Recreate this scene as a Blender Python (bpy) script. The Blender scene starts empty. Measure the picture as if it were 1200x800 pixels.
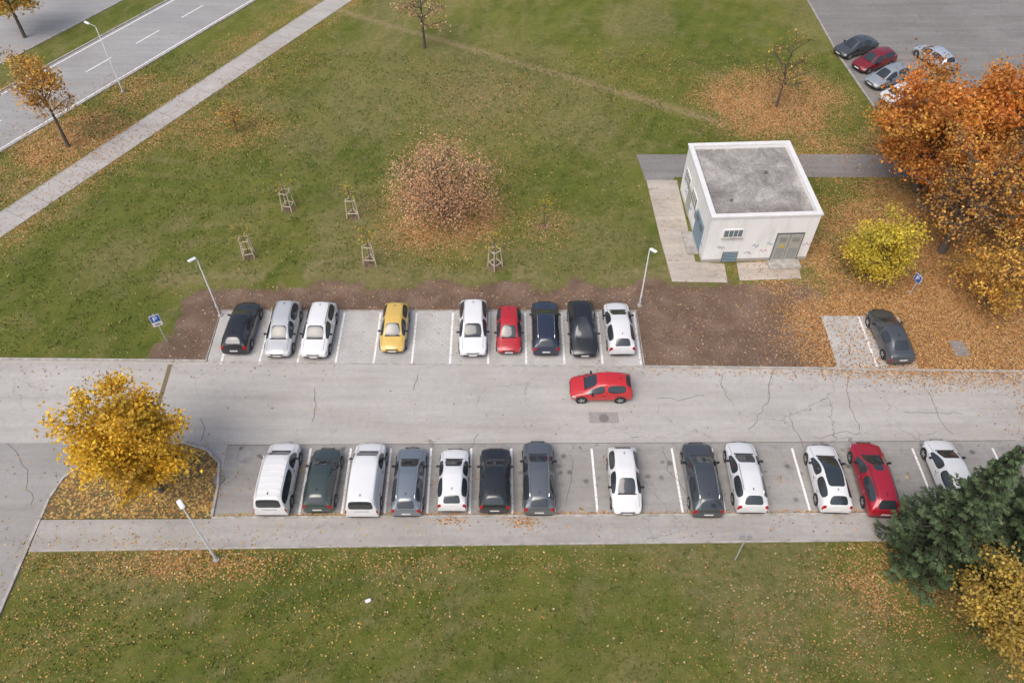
import bpy, bmesh, math, random
import numpy as np
from mathutils import Vector, Matrix
random.seed(7); rng=np.random.default_rng(7)
S=bpy.context.scene
COL=S.collection
# ------------------------------------------------------------------ helpers
class NT:
    def __init__(s,name):
        s.m=bpy.data.materials.new(name); s.m.use_nodes=True
        s.t=s.m.node_tree; s.b=s.t.nodes['Principled BSDF']; s.out=s.t.nodes['Material Output']
    def n(s,ty,ins=None,**pr):
        nd=s.t.nodes.new(ty)
        for k,v in pr.items(): setattr(nd,k,v)
        if ins:
            for k,v in ins.items(): s.set(nd.inputs[k],v)
        return nd
    def set(s,sock,v):
        if isinstance(v,bpy.types.NodeSocket): s.t.links.new(v,sock)
        elif isinstance(v,(tuple,list)) and sock.type=='RGBA' and len(v)==3: sock.default_value=(*v,1)
        else: sock.default_value=v
    def math(s,op,a,b=0.0,c=0.0,clamp=False):
        nd=s.n('ShaderNodeMath',{0:a,1:b,2:c},operation=op); nd.use_clamp=clamp; return nd.outputs[0]
    def mix(s,f,a,b,mode='MIX'):
        nd=s.n('ShaderNodeMix',data_type='RGBA',blend_type=mode)
        s.set(nd.inputs[0],f); s.set(nd.inputs[6],a); s.set(nd.inputs[7],b); return nd.outputs[2]
    def pos(s): return s.n('ShaderNodeNewGeometry').outputs['Position']
    def obj(s): return s.n('ShaderNodeTexCoord').outputs['Object']
    def noise(s,co,scale,detail=4,rough=.55,dist=0):
        return s.n('ShaderNodeTexNoise',{'Vector':co,'Scale':scale,'Detail':detail,'Roughness':rough,'Distortion':dist}).outputs['Fac']
    def mapr(s,v,a,b,c=0.,d=1.):
        return s.n('ShaderNodeMapRange',{0:v,1:a,2:b,3:c,4:d}).outputs[0]
    def ramp(s,v,stops,interp='LINEAR'):
        nd=s.n('ShaderNodeValToRGB',{0:v}); cr=nd.color_ramp; cr.interpolation=interp
        while len(cr.elements)<len(stops): cr.elements.new(.5)
        for e,(p,c) in zip(cr.elements,stops): e.position=p; e.color=(*c,1)
        return nd.outputs[0]
    def scalev(s,co,v):
        return s.n('ShaderNodeMapping',{'Vector':co,'Scale':v}).outputs[0]
    def bump(s,h,st=.3,d=.02):
        nd=s.n('ShaderNodeBump',{'Height':h,'Strength':st,'Distance':d}); s.t.links.new(nd.outputs[0],s.b.inputs['Normal'])
    def fin(s,col=None,rough=.8,**k):
        if col is not None: s.set(s.b.inputs['Base Color'],col)
        s.set(s.b.inputs['Roughness'],rough)
        for kk,v in k.items(): s.set(s.b.inputs[kk.replace('_',' ')],v)
        return s.m
def simple(name,col,rough=.6,var=.15,scale=6,**k):
    t=NT(name); n=t.noise(t.obj(),scale,4)
    c=t.mix(n,tuple(x*(1-var) for x in col),tuple(min(1,x*(1+var)) for x in col))
    return t.fin(c,rough,**k)
def link(o,parent=None):
    COL.objects.link(o)
    if parent: o.parent=parent
    return o
def empty(name,loc,rz=0):
    e=bpy.data.objects.new(name,None); e.location=loc; e.rotation_euler=(0,0,rz); e.empty_display_size=.3
    return link(e)
def mesh_obj(name,v,f,mats,parent=None,mi=None,smooth=False):
    me=bpy.data.meshes.new(name); me.from_pydata(v,[],f); 
    for m in (mats if isinstance(mats,list) else [mats]): me.materials.append(m)
    if mi is not None: me.polygons.foreach_set('material_index',mi)
    if smooth: me.polygons.foreach_set('use_smooth',[True]*len(me.polygons))
    me.update(); return link(bpy.data.objects.new(name,me),parent)
def box(name,size,loc,m,parent=None,bev=0,rz=0,rx=0,ry=0):
    bm=bmesh.new(); bmesh.ops.create_cube(bm,size=1); bmesh.ops.scale(bm,vec=size,verts=bm.verts)
    if bev: bmesh.ops.bevel(bm,geom=bm.edges[:],offset=bev,segments=2,affect='EDGES')
    me=bpy.data.meshes.new(name); bm.to_mesh(me); bm.free(); me.materials.append(m)
    o=bpy.data.objects.new(name,me); o.location=loc; o.rotation_euler=(rx,ry,rz); return link(o,parent)
def sheet(name,pts,z,m,thick=0):
    bm=bmesh.new(); vs=[bm.verts.new((x,y,z)) for x,y in pts]; f=bm.faces.new(vs)
    f.normal_update()
    if f.normal.z<0: f.normal_flip()
    if thick:
        vb=[bm.verts.new((x,y,z-thick)) for x,y in pts]
        for i in range(len(pts)):
            j=(i+1)%len(pts); bm.faces.new((vs[i],vs[j],vb[j],vb[i]))
    bmesh.ops.triangulate(bm,faces=[f]); bmesh.ops.recalc_face_normals(bm,faces=bm.faces) if thick else None
    me=bpy.data.meshes.new(name); bm.to_mesh(me); bm.free(); me.materials.append(m)
    return link(bpy.data.objects.new(name,me))
def strips(name,lines,m):
    v=[];f=[]
    for pts,w,zt,zb in lines:
        P=[Vector((p[0],p[1])) for p in pts]; n=len(P); base=len(v); L=[];R=[]
        for i in range(n):
            d=(P[min(i+1,n-1)]-P[max(i-1,0)]).normalized(); q=Vector((-d.y,d.x))*w/2
            L.append(P[i]+q);R.append(P[i]-q)
        for i in range(n): 
            v+= [(L[i].x,L[i].y,zt),(R[i].x,R[i].y,zt)]
        for i in range(n-1):
            a=base+2*i; f.append((a+1,a+3,a+2,a))
        if zb is not None:
            b2=len(v)
            for i in range(n): v+= [(L[i].x,L[i].y,zb),(R[i].x,R[i].y,zb)]
            for i in range(n-1):
                a=base+2*i;b=b2+2*i
                f.append((a,a+2,b+2,b)); f.append((a+3,a+1,b+1,b+3))
            f.append((base,b2,b2+1,base+1)); a=base+2*(n-1); b=b2+2*(n-1); f.append((a,a+1,b+1,b))
    return mesh_obj(name,v,f,m)
def tube(V,F,pts,rad,sides=6):
    b=len(V); n=len(pts)
    for i,p in enumerate(pts):
        p=Vector(p); d=(Vector(pts[min(i+1,n-1)])-Vector(pts[max(i-1,0)])).normalized()
        a=d.orthogonal().normalized() if abs(d.z)<.95 else Vector((1,0,0)); a=(a-d*a.dot(d)).normalized(); c=d.cross(a)
        for k in range(sides):
            t=2*math.pi*k/sides; q=p+(a*math.cos(t)+c*math.sin(t))*rad[i]; V.append(q[:])
    for i in range(n-1):
        for k in range(sides):
            k2=(k+1)%sides; F.append((b+i*sides+k,b+i*sides+k2,b+(i+1)*sides+k2,b+(i+1)*sides+k))
    F.append(tuple(b+(n-1)*sides+k for k in range(sides)))
_lat=rng.random((256,256))
def vn(x,y,s,o=0):
    x=x*s+37.3+o*11.7; y=y*s+91.1+o*5.3; xi=np.floor(x).astype(int); yi=np.floor(y).astype(int); fx=x-xi; fy=y-yi
    fx=fx*fx*(3-2*fx); fy=fy*fy*(3-2*fy); g=lambda a,b:_lat[a%256,b%256]
    return (g(xi,yi)*(1-fx)+g(xi+1,yi)*fx)*(1-fy)+(g(xi,yi+1)*(1-fx)+g(xi+1,yi+1)*fx)*fy
def fbm(x,y,s,o=0): return vn(x,y,s,o)*.5+vn(x,y,s*2.1,o+1)*.28+vn(x,y,s*4.3,o+2)*.22
def sstep(a,b,x): t=np.clip((x-a)/(b-a),0,1); return t*t*(3-2*t)
def face_mesh(name,V,cols,m,parent=None):
    n=len(cols); me=bpy.data.meshes.new(name); me.vertices.add(4*n); me.vertices.foreach_set('co',V.ravel())
    me.loops.add(4*n); me.loops.foreach_set('vertex_index',np.arange(4*n,dtype=np.int32))
    me.polygons.add(n); me.polygons.foreach_set('loop_start',np.arange(0,4*n,4,dtype=np.int32)); me.polygons.foreach_set('loop_total',np.full(n,4,dtype=np.int32))
    at=me.color_attributes.new('Col','FLOAT_COLOR','CORNER')
    c4=np.ones((n,4)); c4[:,:3]=np.clip(cols,0,1); at.data.foreach_set('color',np.repeat(c4,4,axis=0).ravel())
    me.materials.append(m); me.update(calc_edges=True); me.validate()
    return link(bpy.data.objects.new(name,me),parent)
def quads(name,C,size,cols,m,parent=None,aspect=1.6,flat=None):
    n=len(C); N=rng.normal(size=(n,3))
    if flat is not None: N=N*flat; N[:,2]=1
    else: N[:,2]+=.5
    N/=np.linalg.norm(N,axis=1)[:,None]
    T=rng.normal(size=(n,3)); T-=N*(T*N).sum(1)[:,None]; T/=np.linalg.norm(T,axis=1)[:,None]; B=np.cross(N,T)
    s=(size*rng.uniform(.7,1.3,n))[:,None]
    V=np.stack([C+T*s*.5*aspect,C+B*s*.5+T*s*.1,C-T*s*.5*aspect,C-B*s*.5+T*s*.1],1).reshape(-1,3)
    return face_mesh(name,V,cols,m,parent)
# ------------------------------------------------------------------ materials
def foliage_mat(name,trans=.3):
    t=NT(name); a=t.n('ShaderNodeAttribute',attribute_name='Col').outputs['Color']
    t.fin(a,.65); tr=t.n('ShaderNodeBsdfTranslucent',{'Color':a}); mx=t.n('ShaderNodeMixShader',{0:trans,1:t.b.outputs[0],2:tr.outputs[0]})
    t.t.links.new(mx.outputs[0],t.out.inputs[0]); return t.m
M_leaf=foliage_mat('leaf_foliage'); M_litter=foliage_mat('leaf_litter',.05)
def bark():
    t=NT('bark'); n=t.noise(t.scalev(t.obj(),(6,6,1.5)),3,6); t.bump(n,.6,.03)
    return t.fin(t.ramp(n,[(.3,(.05,.04,.032)),(.7,(.17,.14,.115))]),.9)
M_bark=bark()
def asphalt(name,c0,c1,crack=1.0,stain=.4,sp=0.):
    t=NT(name); p=t.pos()
    big=t.noise(p,.2,5,.6); st=t.noise(t.scalev(p,(.08,1.2,1)),1.1,5,.65); mid=t.noise(p,3.0,6,.7); fine=t.noise(p,18,3,.75)
    f=t.math('ADD',t.math('MULTIPLY',big,.36),t.math('ADD',t.math('MULTIPLY',st,.39),t.math('MULTIPLY',mid,.25)))
    c=t.mix(t.mapr(f,.38,.62),c0,c1)
    c=t.mix(.35,c,t.ramp(fine,[(.25,(.33,.32,.31)),(.75,(.68,.66,.64))]),'OVERLAY')
    s1=t.mapr(t.noise(p,.8,6,.7,.4),.54,.74); c=t.mix(t.math('MULTIPLY',s1,stain),c,tuple(x*.5 for x in c0))
    s2=t.mapr(t.noise(t.scalev(p,(.3,1,1)),.35,5,.65),.48,.72,0,.4); c=t.mix(s2,c,(c0[0]*.90,c0[1]*.80,c0[2]*.69))
    if sp:
        vo=t.n('ShaderNodeTexVoronoi',{'Vector':p,'Scale':1.0,'Randomness':1.})
        sm=t.math('MULTIPLY',t.mapr(t.math('ADD',vo.outputs['Distance'],t.math('MULTIPLY',mid,.3)),.24,.36,1,0),sp)
        c=t.mix(sm,c,tuple(x*.38 for x in c0))
    if crack:
        dv=t.n('ShaderNodeVectorMath',{0:p,1:t.n('ShaderNodeVectorMath',{0:t.n('ShaderNodeTexNoise',{'Vector':p,'Scale':1.4,'Detail':5}).outputs['Color'],1:(1.1,1.1,0)},operation='MULTIPLY').outputs[0]},operation='ADD').outputs[0]
        e=t.n('ShaderNodeTexVoronoi',{'Vector':dv,'Scale':.26},feature='DISTANCE_TO_EDGE').outputs['Distance']
        ck=t.math('MULTIPLY',t.math('LESS_THAN',e,.0040),t.mapr(t.noise(p,.16,3),.50,.58))
        c=t.mix(t.math('MULTIPLY',ck,.5*crack),c,(.09,.08,.07))
    t.bump(fine,.25,.01); return t.fin(c,.85)
M_road=asphalt('old_asphalt',(.365,.35,.33),(.51,.492,.468),1,.3)
M_bayasph=asphalt('bay_asphalt',(.26,.25,.238),(.40,.385,.365),.8,.6,.75)
M_junc=asphalt('junction_asphalt',(.27,.262,.252),(.36,.35,.338),.6,.3)
M_patch=asphalt('patch_asphalt',(.20,.19,.18),(.27,.26,.25),.0,.2)
M_far=asphalt('far_asphalt',(.28,.28,.28),(.38,.38,.38),.3,.1)
M_walk=asphalt('sidewalk_asphalt',(.31,.295,.278),(.44,.422,.40),.7,.4)
M_path=asphalt('path_concrete',(.37,.354,.338),(.50,.482,.462),.3,.3)
M_slab=asphalt('slab_concrete',(.33,.285,.24),(.57,.52,.46),1,.7)
M_dpath=asphalt('path_dark',(.18,.173,.168),(.28,.27,.26),.6,.5)
def kerbm():
    t=NT('kerb_concrete'); p=t.pos(); n=t.noise(p,2.5,5); return t.fin(t.ramp(n,[(.3,(.28,.26,.235)),(.7,(.52,.49,.45))]),.85)
M_kerb=kerbm()
def paver():
    t=NT('paver'); p=t.pos(); br=t.n('ShaderNodeTexBrick',{'Vector':p,'Color1':(.53,.52,.505,1),'Color2':(.49,.48,.465,1),'Mortar':(.37,.36,.345,1),'Scale':1.,'Mortar Size':.012,'Brick Width':.4,'Row Height':.2},offset=.5)
    n=t.noise(p,.7,6,.65); c=t.mix(t.mapr(n,.40,.70,0,.6),br.outputs[0],(.33,.30,.265)); n2=t.noise(p,9,4,.7); c=t.mix(t.mapr(n2,.55,.8,0,.3),c,(.3,.28,.25)); return t.fin(c,.85)
M_paver=paver()
def linep():
    t=NT('road_paint'); p=t.pos(); n=t.noise(p,5,5,.7); return t.fin(t.ramp(n,[(.36,(.5,.48,.46)),(.48,(.84,.83,.82))]),.7)
M_line=linep()
M_crack=simple('crack_dark',(.13,.115,.10),.9)
def leafcols(t,v):
    return t.ramp(v,[(0,(.17,.085,.04)),(.25,(.36,.17,.065)),(.6,(.54,.27,.095)),(.85,(.60,.37,.15)),(1,(.62,.47,.29))])
def groundm():
    t=NT('ground_grass'); p=t.pos()
    A=lambda n:t.n('ShaderNodeAttribute',attribute_name=n).outputs['Fac']
    n0=t.noise(p,.085,4,.6); n1=t.noise(p,.45,6,.65,.4); n2=t.noise(p,2.3,6,.78); n3=t.noise(p,10,6,.9)
    f=t.math('ADD',t.math('ADD',t.math('MULTIPLY',n0,.22),t.math('MULTIPLY',n1,.25)),t.math('ADD',t.math('MULTIPLY',n2,.22),t.math('MULTIPLY',n3,.31)))
    g=t.ramp(f,[(.38,(.045,.068,.012)),(.46,(.100,.130,.022)),(.54,(.165,.180,.036)),(.64,(.28,.25,.085))])
    w=t.n('ShaderNodeTexWave',{'Vector':t.n('ShaderNodeMapping',{'Vector':p,'Rotation':(0,0,.45)}).outputs[0],'Scale':.2,'Distortion':4.,'Detail':3.}).outputs['Fac']
    g=t.mix(t.math('MULTIPLY',w,.18),g,(.22,.215,.06))
    dry=t.math('MULTIPLY',A('dry'),t.mapr(n2,.3,.6)); g=t.mix(dry,g,t.ramp(n3,[(.3,(.20,.155,.07)),(.7,(.42,.345,.19))]))
    df=t.mapr(t.math('ADD',A('dirt'),t.math('ADD',t.math('MULTIPLY',t.math('SUBTRACT',n2,.5),1.2),t.math('MULTIPLY',t.math('SUBTRACT',n1,.5),.7))),.34,.66)
    d=t.ramp(t.math('ADD',t.math('MULTIPLY',n1,.45),t.math('MULTIPLY',n3,.55)),[(.34,(.125,.080,.055)),(.50,(.215,.145,.103)),(.64,(.36,.265,.20))])
    c=t.mix(df,g,d)
    L=A('leaf')
    for sc,off,k in ((8.5,(0,0,0),1.),(11.5,(3.1,7.7,0),.9)):
        v=t.n('ShaderNodeTexVoronoi',{'Vector':t.n('ShaderNodeMapping',{'Vector':p,'Location':off}).outputs[0],'Scale':sc})
        sp=t.n('ShaderNodeSeparateColor',{0:v.outputs['Color']})
        m=t.math('LESS_THAN',sp.outputs[0],t.math('MULTIPLY',L,k))
        m=t.math('MULTIPLY',m,t.math('LESS_THAN',v.outputs['Distance'],t.math('ADD',.22,t.math('MULTIPLY',L,.5))))
        c=t.mix(t.math('MULTIPLY',m,.92),c,leafcols(t,sp.outputs[1]))
    t.bump(t.math('ADD',n3,n2),1.,.09); return t.fin(c,.95,Specular_IOR_Level=.15)
M_ground=groundm()
BL=[(31,42,9,9,1.25),(29,34.5,9,4.6,2.0),(27.5,32.6,7,2.4,2.4),(37,53,9,8,.9),(-5.5,46,4.8,4.2,1.0),(-4,53,5,6,.35),(-2,63,7,7,.25),(23.4,61.5,6.5,5.5,1.1),(26,55,5,4,.6),
    (-37,56,5.5,4.5,.95),(-33,63,5,4,.6),(-42,50,4,4,.55),(-36,47,3,2.5,.5),(-24.5,58,6,4.5,.5),(-19,18.1,9,1.1,.55),(-23,15,4,3,.28),(-5,18.2,14,.8,.28),(20,16.5,5,3,.5),(25,19,6,5,.9),
    (15,14,6,3,.25),(19.5,42,3.4,5,.6),(21.8,47,2,5,.7),(23,40,2.5,5,.8),(33,25,3,4,1.0),(-23,68,6,5,.3),(12,66,8,6,.18),(2.4,45,3.0,2.5,.35),(34,27,5,3,.9),(-10,16,10,3,.10),
    (-4,38.2,20,.8,.16),(14,34,7,4,.10),(19,37,2.5,2,.3)]
def leafden(x,y):
    d=np.zeros_like(x)
    for cx,cy,rx,ry,a in BL:
        r=((x-cx)/rx)**2+((y-cy)/ry)**2; d=np.maximum(d,a*np.exp(-r**1.5*.8))
    vl=np.abs((x+38.6)*.866-(y-46.5)*.5); 
    d=np.maximum(d,.45*np.exp(-((vl-2.2)/2.0)**2)*(y>40))
    return np.clip((d+.018+.022*(y<20))*(.4+1.2*fbm(x,y,.45,3)),0,1)
SAP=[(-17.2,47.1),(-12.1,46.2),(-19.1,41.8),(-10.2,41.1),(-1.2,40.7),(2.4,45.1)]
def ground():
    xs=np.concatenate([[-900,-500,-250,-140,-90,-70],np.arange(-52,52,.33),[70,90,140,250,500,900]])
    ys=np.concatenate([[-700,-300,-120,-50,-15,0],np.arange(6,84,.33),[95,120,180,300,600,1200]])
    X,Y=np.meshgrid(xs,ys); nx,ny=len(xs),len(ys); x=X.ravel();y=Y.ravel()
    me=bpy.data.meshes.new('ground'); me.vertices.add(nx*ny)
    me.vertices.foreach_set('co',np.stack([x,y,np.zeros(nx*ny)],1).ravel())
    i=np.arange(nx-1)[None,:]+np.arange(ny-1)[:,None]*nx; i=i.ravel(); q=np.stack([i,i+1,i+1+nx,i+nx],1).astype(np.int32); n=len(q)
    me.loops.add(4*n); me.loops.foreach_set('vertex_index',q.ravel()); me.polygons.add(n)
    me.polygons.foreach_set('loop_start',np.arange(0,4*n,4,dtype=np.int32)); me.polygons.foreach_set('loop_total',np.full(n,4,dtype=np.int32))
    leaf=leafden(x,y)
    nn=fbm(x,y,.5,9)-.5
    top=38.9+nn*2.6+np.where(x<-14,(-14-x)*-.08,0)+np.where(x>9,.3,0)
    dirt=sstep(-24.0,-22.2,x+nn*3)*(1-sstep(20.2,22.0,x+nn*2))*(1-sstep(-.9,.9,y-top))*(y>30)
    for sx,sy in SAP: dirt=np.maximum(dirt,.75*np.exp(-(((x-sx)/.8)**2+((y-sy)/.7)**2)))
    dirt=np.maximum(dirt,.6*np.exp(-(((x-23.4)/2.2)**2+((y-38)/2.5)**2)))
    dirt=np.maximum(dirt,.45*np.exp(-(((x-19)/2.5)**2+((y-15)/1.8)**2)))
    dry=.85*np.exp(-((y-39.8-nn*2)/1.1)**2)*(x>-25)*(x<12)*(fbm(x,y,.3,5)>.40)
    dry=np.maximum(dry,.5*sstep(.48,.70,fbm(x,y,.12,6)))
    dry=np.maximum(dry,.35*sstep(.56,.72,fbm(x,y,.55,8)))
    dry=np.maximum(dry,.75*np.exp(-(((x+3)/6.5)**2+((y-63)/8)**2)))
    dry=np.maximum(dry,.8*np.exp(-(((x+5.5)/4)**2+((y-46)/3.5)**2)))
    rr=np.hypot(x+24,y-78)+nn*1.2; arc=(.5+.5*np.sin(rr*3.3))**3*.32*sstep(.38,.55,fbm(x,y,.1,14))*(y>40)*(x<12)
    rr2=np.hypot(x-4,y-12)*.3+y*1.0+nn; arc+=(.5+.5*np.sin(rr2*4.2))**3*.25*(y<20)
    dl=np.abs((x+2.5)*(-11.6)-(y-70)*20.9)/23.9+nn*.25; tr=np.exp(-(dl/.55)**2)*(x<19)*(y>50)
    dry=np.clip(np.maximum(dry+arc,tr*1.3),0,1.3)
    for nm,a in (('leaf',leaf),('dirt',dirt),('dry',dry)):
        me.attributes.new(nm,'FLOAT','POINT').data.foreach_set('value',a.astype(np.float32))
    me.materials.append(M_ground); me.update(calc_edges=True); link(bpy.data.objects.new('ground',me))
ground()
def tufts():
    n=170000; x=rng.uniform(-45,40,n); y=rng.uniform(9,70,n)
    keep=(rng.random(n)<.2+.8*sstep(.42,.62,fbm(x,y,1.1,12)))
    bad=((y>18.7)&(y<39.8)&(x>-35)&(x<40))&~((y>32.6)&(x<-24.3)); bad|=(x>10)&(x<23)&(y>38)&(y<55)
    dd=(x+38.1)*.866-(y-43.9)*.5; bad|=(dd<.2)&(dd>-2.6); d2=(x+42.56)*.859-(y-54.35)*.511; bad|=(d2<.2)
    bad|=(x<-25.5)&(y<25); bad|=(x>30.5)&(y>59.5); bad|=(y>50)&(y<55)&(x>9); keep&=~bad
    x=x[keep];y=y[keep]; n=len(x); az=rng.uniform(0,6.283,n); h=rng.uniform(.05,.14,n); w=rng.uniform(.04,.10,n); ln=rng.normal(size=(n,2))*.06
    P=np.stack([x,y,np.zeros(n)],1); D=np.stack([np.cos(az),np.sin(az),np.zeros(n)],1); U=np.stack([ln[:,0],ln[:,1],h],1)
    V=np.stack([P-D*w[:,None]*.5,P+D*w[:,None]*.5,P+U+D*w[:,None]*.35,P+U-D*w[:,None]*.35],1).reshape(-1,3)
    pal=np.array([(.085,.12,.02),(.12,.155,.03),(.18,.19,.042),(.27,.25,.09),(.06,.09,.016),(.14,.165,.035)]); c=pal[rng.integers(0,6,n)]*rng.uniform(.8,1.25,(n,1))
    face_mesh('grass_tufts',V,c,M_litter)
tufts()
def clods():
    n=5000; x=rng.uniform(-23,20.8,n); y=rng.uniform(31.8,38.4,n); k=~((x>-19.9)&(x<8.6)&(y<36.5)); x=x[k];y=y[k]
    P=np.stack([x,y,np.full(len(x),.02)],1); pal=np.array([(.33,.24,.18),(.15,.095,.065),(.42,.34,.27),(.22,.15,.105)])
    quads('soil_clods',P,rng.uniform(.04,.12,len(P)),pal[rng.integers(0,4,len(P))],M_litter,flat=.5,aspect=1.1)
clods()
# ------------------------------------------------------------------ roads etc
sheet('main_road',[(-90,32.85),(0,31.62),(24,31.3),(90,30.6),(90,27),(32,26.6),(30.5,21.15),(-16.6,20.85),(-26,20.8),(-26,-40),(-34.5,-40),(-34.5,24.6),(-90,25)],.004,M_road)
sheet('parking_bay_asphalt',[(-16.9,25.55),(30.6,25.9),(30.4,21.17),(-16.55,20.87)],.008,M_bayasph)
sheet('side_road',[(-34.4,25.7),(-26.5,25.75),(-24.6,25.0),(-26,22.5),(-26.0,-39),(-34.4,-39)],.008,M_junc)
sheet('paved_parking_bay',[(-19.7,31.9),(8.42,31.52),(8.45,36.35),(-19.8,36.35)],.010,M_paver)
sheet('paved_parking_bay',[(20.9,31.35),(26.1,31.27),(26.2,35.9),(21.0,35.95)],.006,M_paver)
sheet('sidewalk',[(-26,20.66),(-16.6,20.72),(30.4,21.02),(50,21.3),(50,19.9),(20.4,19.51),(-5,19.2),(-25.95,18.87)],.07,M_walk,.07)
isl=[(-26.05,20.74),(-26.06,21.96),(-25.75,23.33),(-24.5,24.76),(-22.3,25.65),(-19.5,25.7),(-17.98,25.2),(-17.05,24.3),(-16.75,22.8),(-16.6,20.8)]
def dirt_island():
    t=NT('leaf_covered_soil'); p=t.pos(); v=t.n('ShaderNodeTexVoronoi',{'Vector':p,'Scale':9.})
    s=t.n('ShaderNodeSeparateColor',{0:v.outputs['Color']}); n=t.noise(p,1.2,5)
    lc=t.ramp(s.outputs[1],[(0,(.12,.065,.03)),(.4,(.26,.14,.05)),(.8,(.46,.29,.08)),(1,(.55,.4,.14))])
    g=t.ramp(t.noise(p,14,4),[(.3,(.07,.07,.025)),(.7,(.17,.14,.065))])
    c=t.mix(t.math('LESS_THAN',s.outputs[0],t.mapr(n,.3,.65,.35,.95)),g,lc); t.bump(s.outputs[0],.5,.03); return t.fin(c,.95)
sheet('tree_island_soil',isl,.06,dirt_island(),.06)
strips('kerb',[([(-90,32.9),(-45,32.28),(-19.7,31.96)],.14,.11,0),([(-19.7,31.9),(8.45,31.5)],.12,.022,0),([(8.45,31.5),(20.9,31.33)],.14,.10,0),([(20.9,31.3),(34,31.12),(60,30.8)],.14,.05,0),
  ([(-16.6,20.78),(30.4,21.09)],.14,.12,0),(isl[:-1]+[(-16.62,20.86)],.14,.12,0),([(-26.08,20.7),(-26.08,-30)],.15,.12,0),
  ([(-25.9,18.82),(-5,19.15),(20.4,19.46),(50,19.84)],.08,.09,0),([(-34.5,24.5),(-34.5,-30)],.15,.12,0),([(-34.6,24.55),(-90,24.9)],.15,.12,0),
  ([(-19.78,31.95),(-19.86,36.4),(8.5,36.4),(8.5,31.5)],.08,.05,0),([(30.45,21.1),(32,26.6),(90,27)],.14,.11,0)],M_kerb)
L=[]
for k in range(12):
    x=8.30-2.46*k; L.append(([(x,31.75),(x-.02,36.2)],.13,.0145,None))
L.append(([(23.45,31.5),(23.5,35.8)],.13,.0105,None))
for k in range(20):
    x=-14.2+2.37*k
    if x<30: L.append(([(x,21.1+.005*x),(x-.06,25.35)],.13,.0125,None))
strips('parking_line_markings',L,M_line)
d=Vector((.511,.859)).normalized(); q=Vector((-d.y,d.x)); a=Vector((-42.56,54.35))
def P2(t,o): r=a+d*t+q*o; return (r.x,r.y)
sheet('far_road',[P2(-70,0),P2(110,0),P2(110,7.8),P2(-70,7.8)],.004,M_far)
sheet('far_road',[P2(-70,12),P2(110,12),P2(110,20),P2(-70,20)],.004,M_far)
ln=[([P2(-70,.35),P2(110,.35)],.14,.009,None),([P2(-70,7.4),P2(110,7.4)],.14,.009,None)]
for k in range(-8,14): ln.append(([P2(k*6,3.9),P2(k*6+3,3.9)],.13,.009,None))
strips('road_lane_markings',ln,M_line)
strips('kerb',[([P2(-70,-.08),P2(110,-.08)],.15,.1,0),([P2(-70,7.9),P2(110,7.9)],.15,.1,0),([P2(-70,11.9),P2(110,11.9)],.15,.1,0)],M_kerb)
d=Vector((.5,.866)); q=Vector((-d.y,d.x)); a=Vector((-38.1,43.9))
sheet('footpath',[P2(-60,0),P2(110,0),P2(110,2.35),P2(-60,2.35)],.005,M_path)
strips('footpath_edging',[([P2(-60,-.04),P2(110,-.04)],.08,.03,0),([P2(-60,2.39),P2(110,2.39)],.08,.03,0)],M_kerb)
strips('footpath_joints',[([P2(k*2.2,.02),P2(k*2.2,2.33)],.03,.009,None) for k in range(-10,40)],M_crack)
sheet('footpath',[(10.3,54.0),(31,54.0),(60,55.5),(60,52.4),(31,51.0),(13.0,51.0),(12.9,50.6),(10.7,50.6)],.005,M_dpath)
sheet('concrete_apron',[(10.75,50.6),(13.2,50.6),(13.25,41.2),(15.3,41.0),(15.2,39.1),(11.3,39.2),(11.0,44)],.006,M_slab)
sheet('concrete_apron',[(16.2,41.1),(20.6,41.3),(20.5,39.5),(16.1,39.3)],.012,M_slab)
sheet('far_car_park',[(30.8,90),(31.3,69.5),(32.1,60.8),(36,60.2),(48,66),(70,80),(70,90)],.004,M_dpath)
strips('kerb',[([(30.75,90),(31.25,69.5),(32.05,60.8),(36,60.1),(48,65.9),(70,79.9)],.14,.1,0)],M_kerb)
C=[]
def crk(x,y,ang,n,w=.028,st=.45):
    pts=[(x,y)]
    for i in range(n):
        ang+=random.uniform(-.35,.35)*.6; a2=ang+random.uniform(-.5,.5); x+=math.cos(a2)*st; y+=math.sin(a2)*st; pts.append((x,y))
    C.append((pts,w,.0165,None))
for x,y,a_,n in ((16.5,30.8,-1.55,11),(16.9,27.6,-1.3,5),(21.3,30.5,-1.5,9),(26,30.2,-1.6,9),(-12.4,29.8,-1.5,6),(-2,26.4,-1.6,3),(11,25,-1.2,5),(3.4,24.9,-1.5,7),(8.9,25.2,-1.7,7),(-30,25.7,0,12),(-28,20,-1.2,8),(9,29,-.1,7),(14.5,24.9,-1.6,6),(13.4,30.9,-1.4,5),(24,28,-.2,8),(18,26.2,.1,7),(-19,27.5,-1.4,4),(-6,30.9,-1.6,3)): crk(x,y,a_,n)
C.append(([(-16.9,25.57),(0,25.68),(14,25.76),(30,25.9)],.035,.0165,None))
strips('road_cracks',C,M_crack)
strips('tar_seam',[([(-22.0,31.7),(-21.9,30),(-21.8,27.5)],.28,.0095,None),([(-21.8,27.5),(-21.7,25.9)],.08,.0095,None)],simple('seam_leaf_dirt',(.2,.15,.09),.95,.4,9))
sheet('road_patch',[(4.7,27.15),(6.5,27.15),(6.5,27.95),(4.7,27.95)],.0085,M_junc)
def disc(name,r,x,y,z,m,parent=None,h=.006,seg=28):
    bm=bmesh.new(); bmesh.ops.create_cone(bm,cap_ends=True,segments=seg,radius1=r,radius2=r,depth=h)
    me=bpy.data.meshes.new(name); bm.to_mesh(me); bm.free(); me.materials.append(m); o=bpy.data.objects.new(name,me); o.location=(x,y,z); return link(o,parent)
M_iron=simple('cast_iron',(.19,.18,.165),.6,.3,20)
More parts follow.
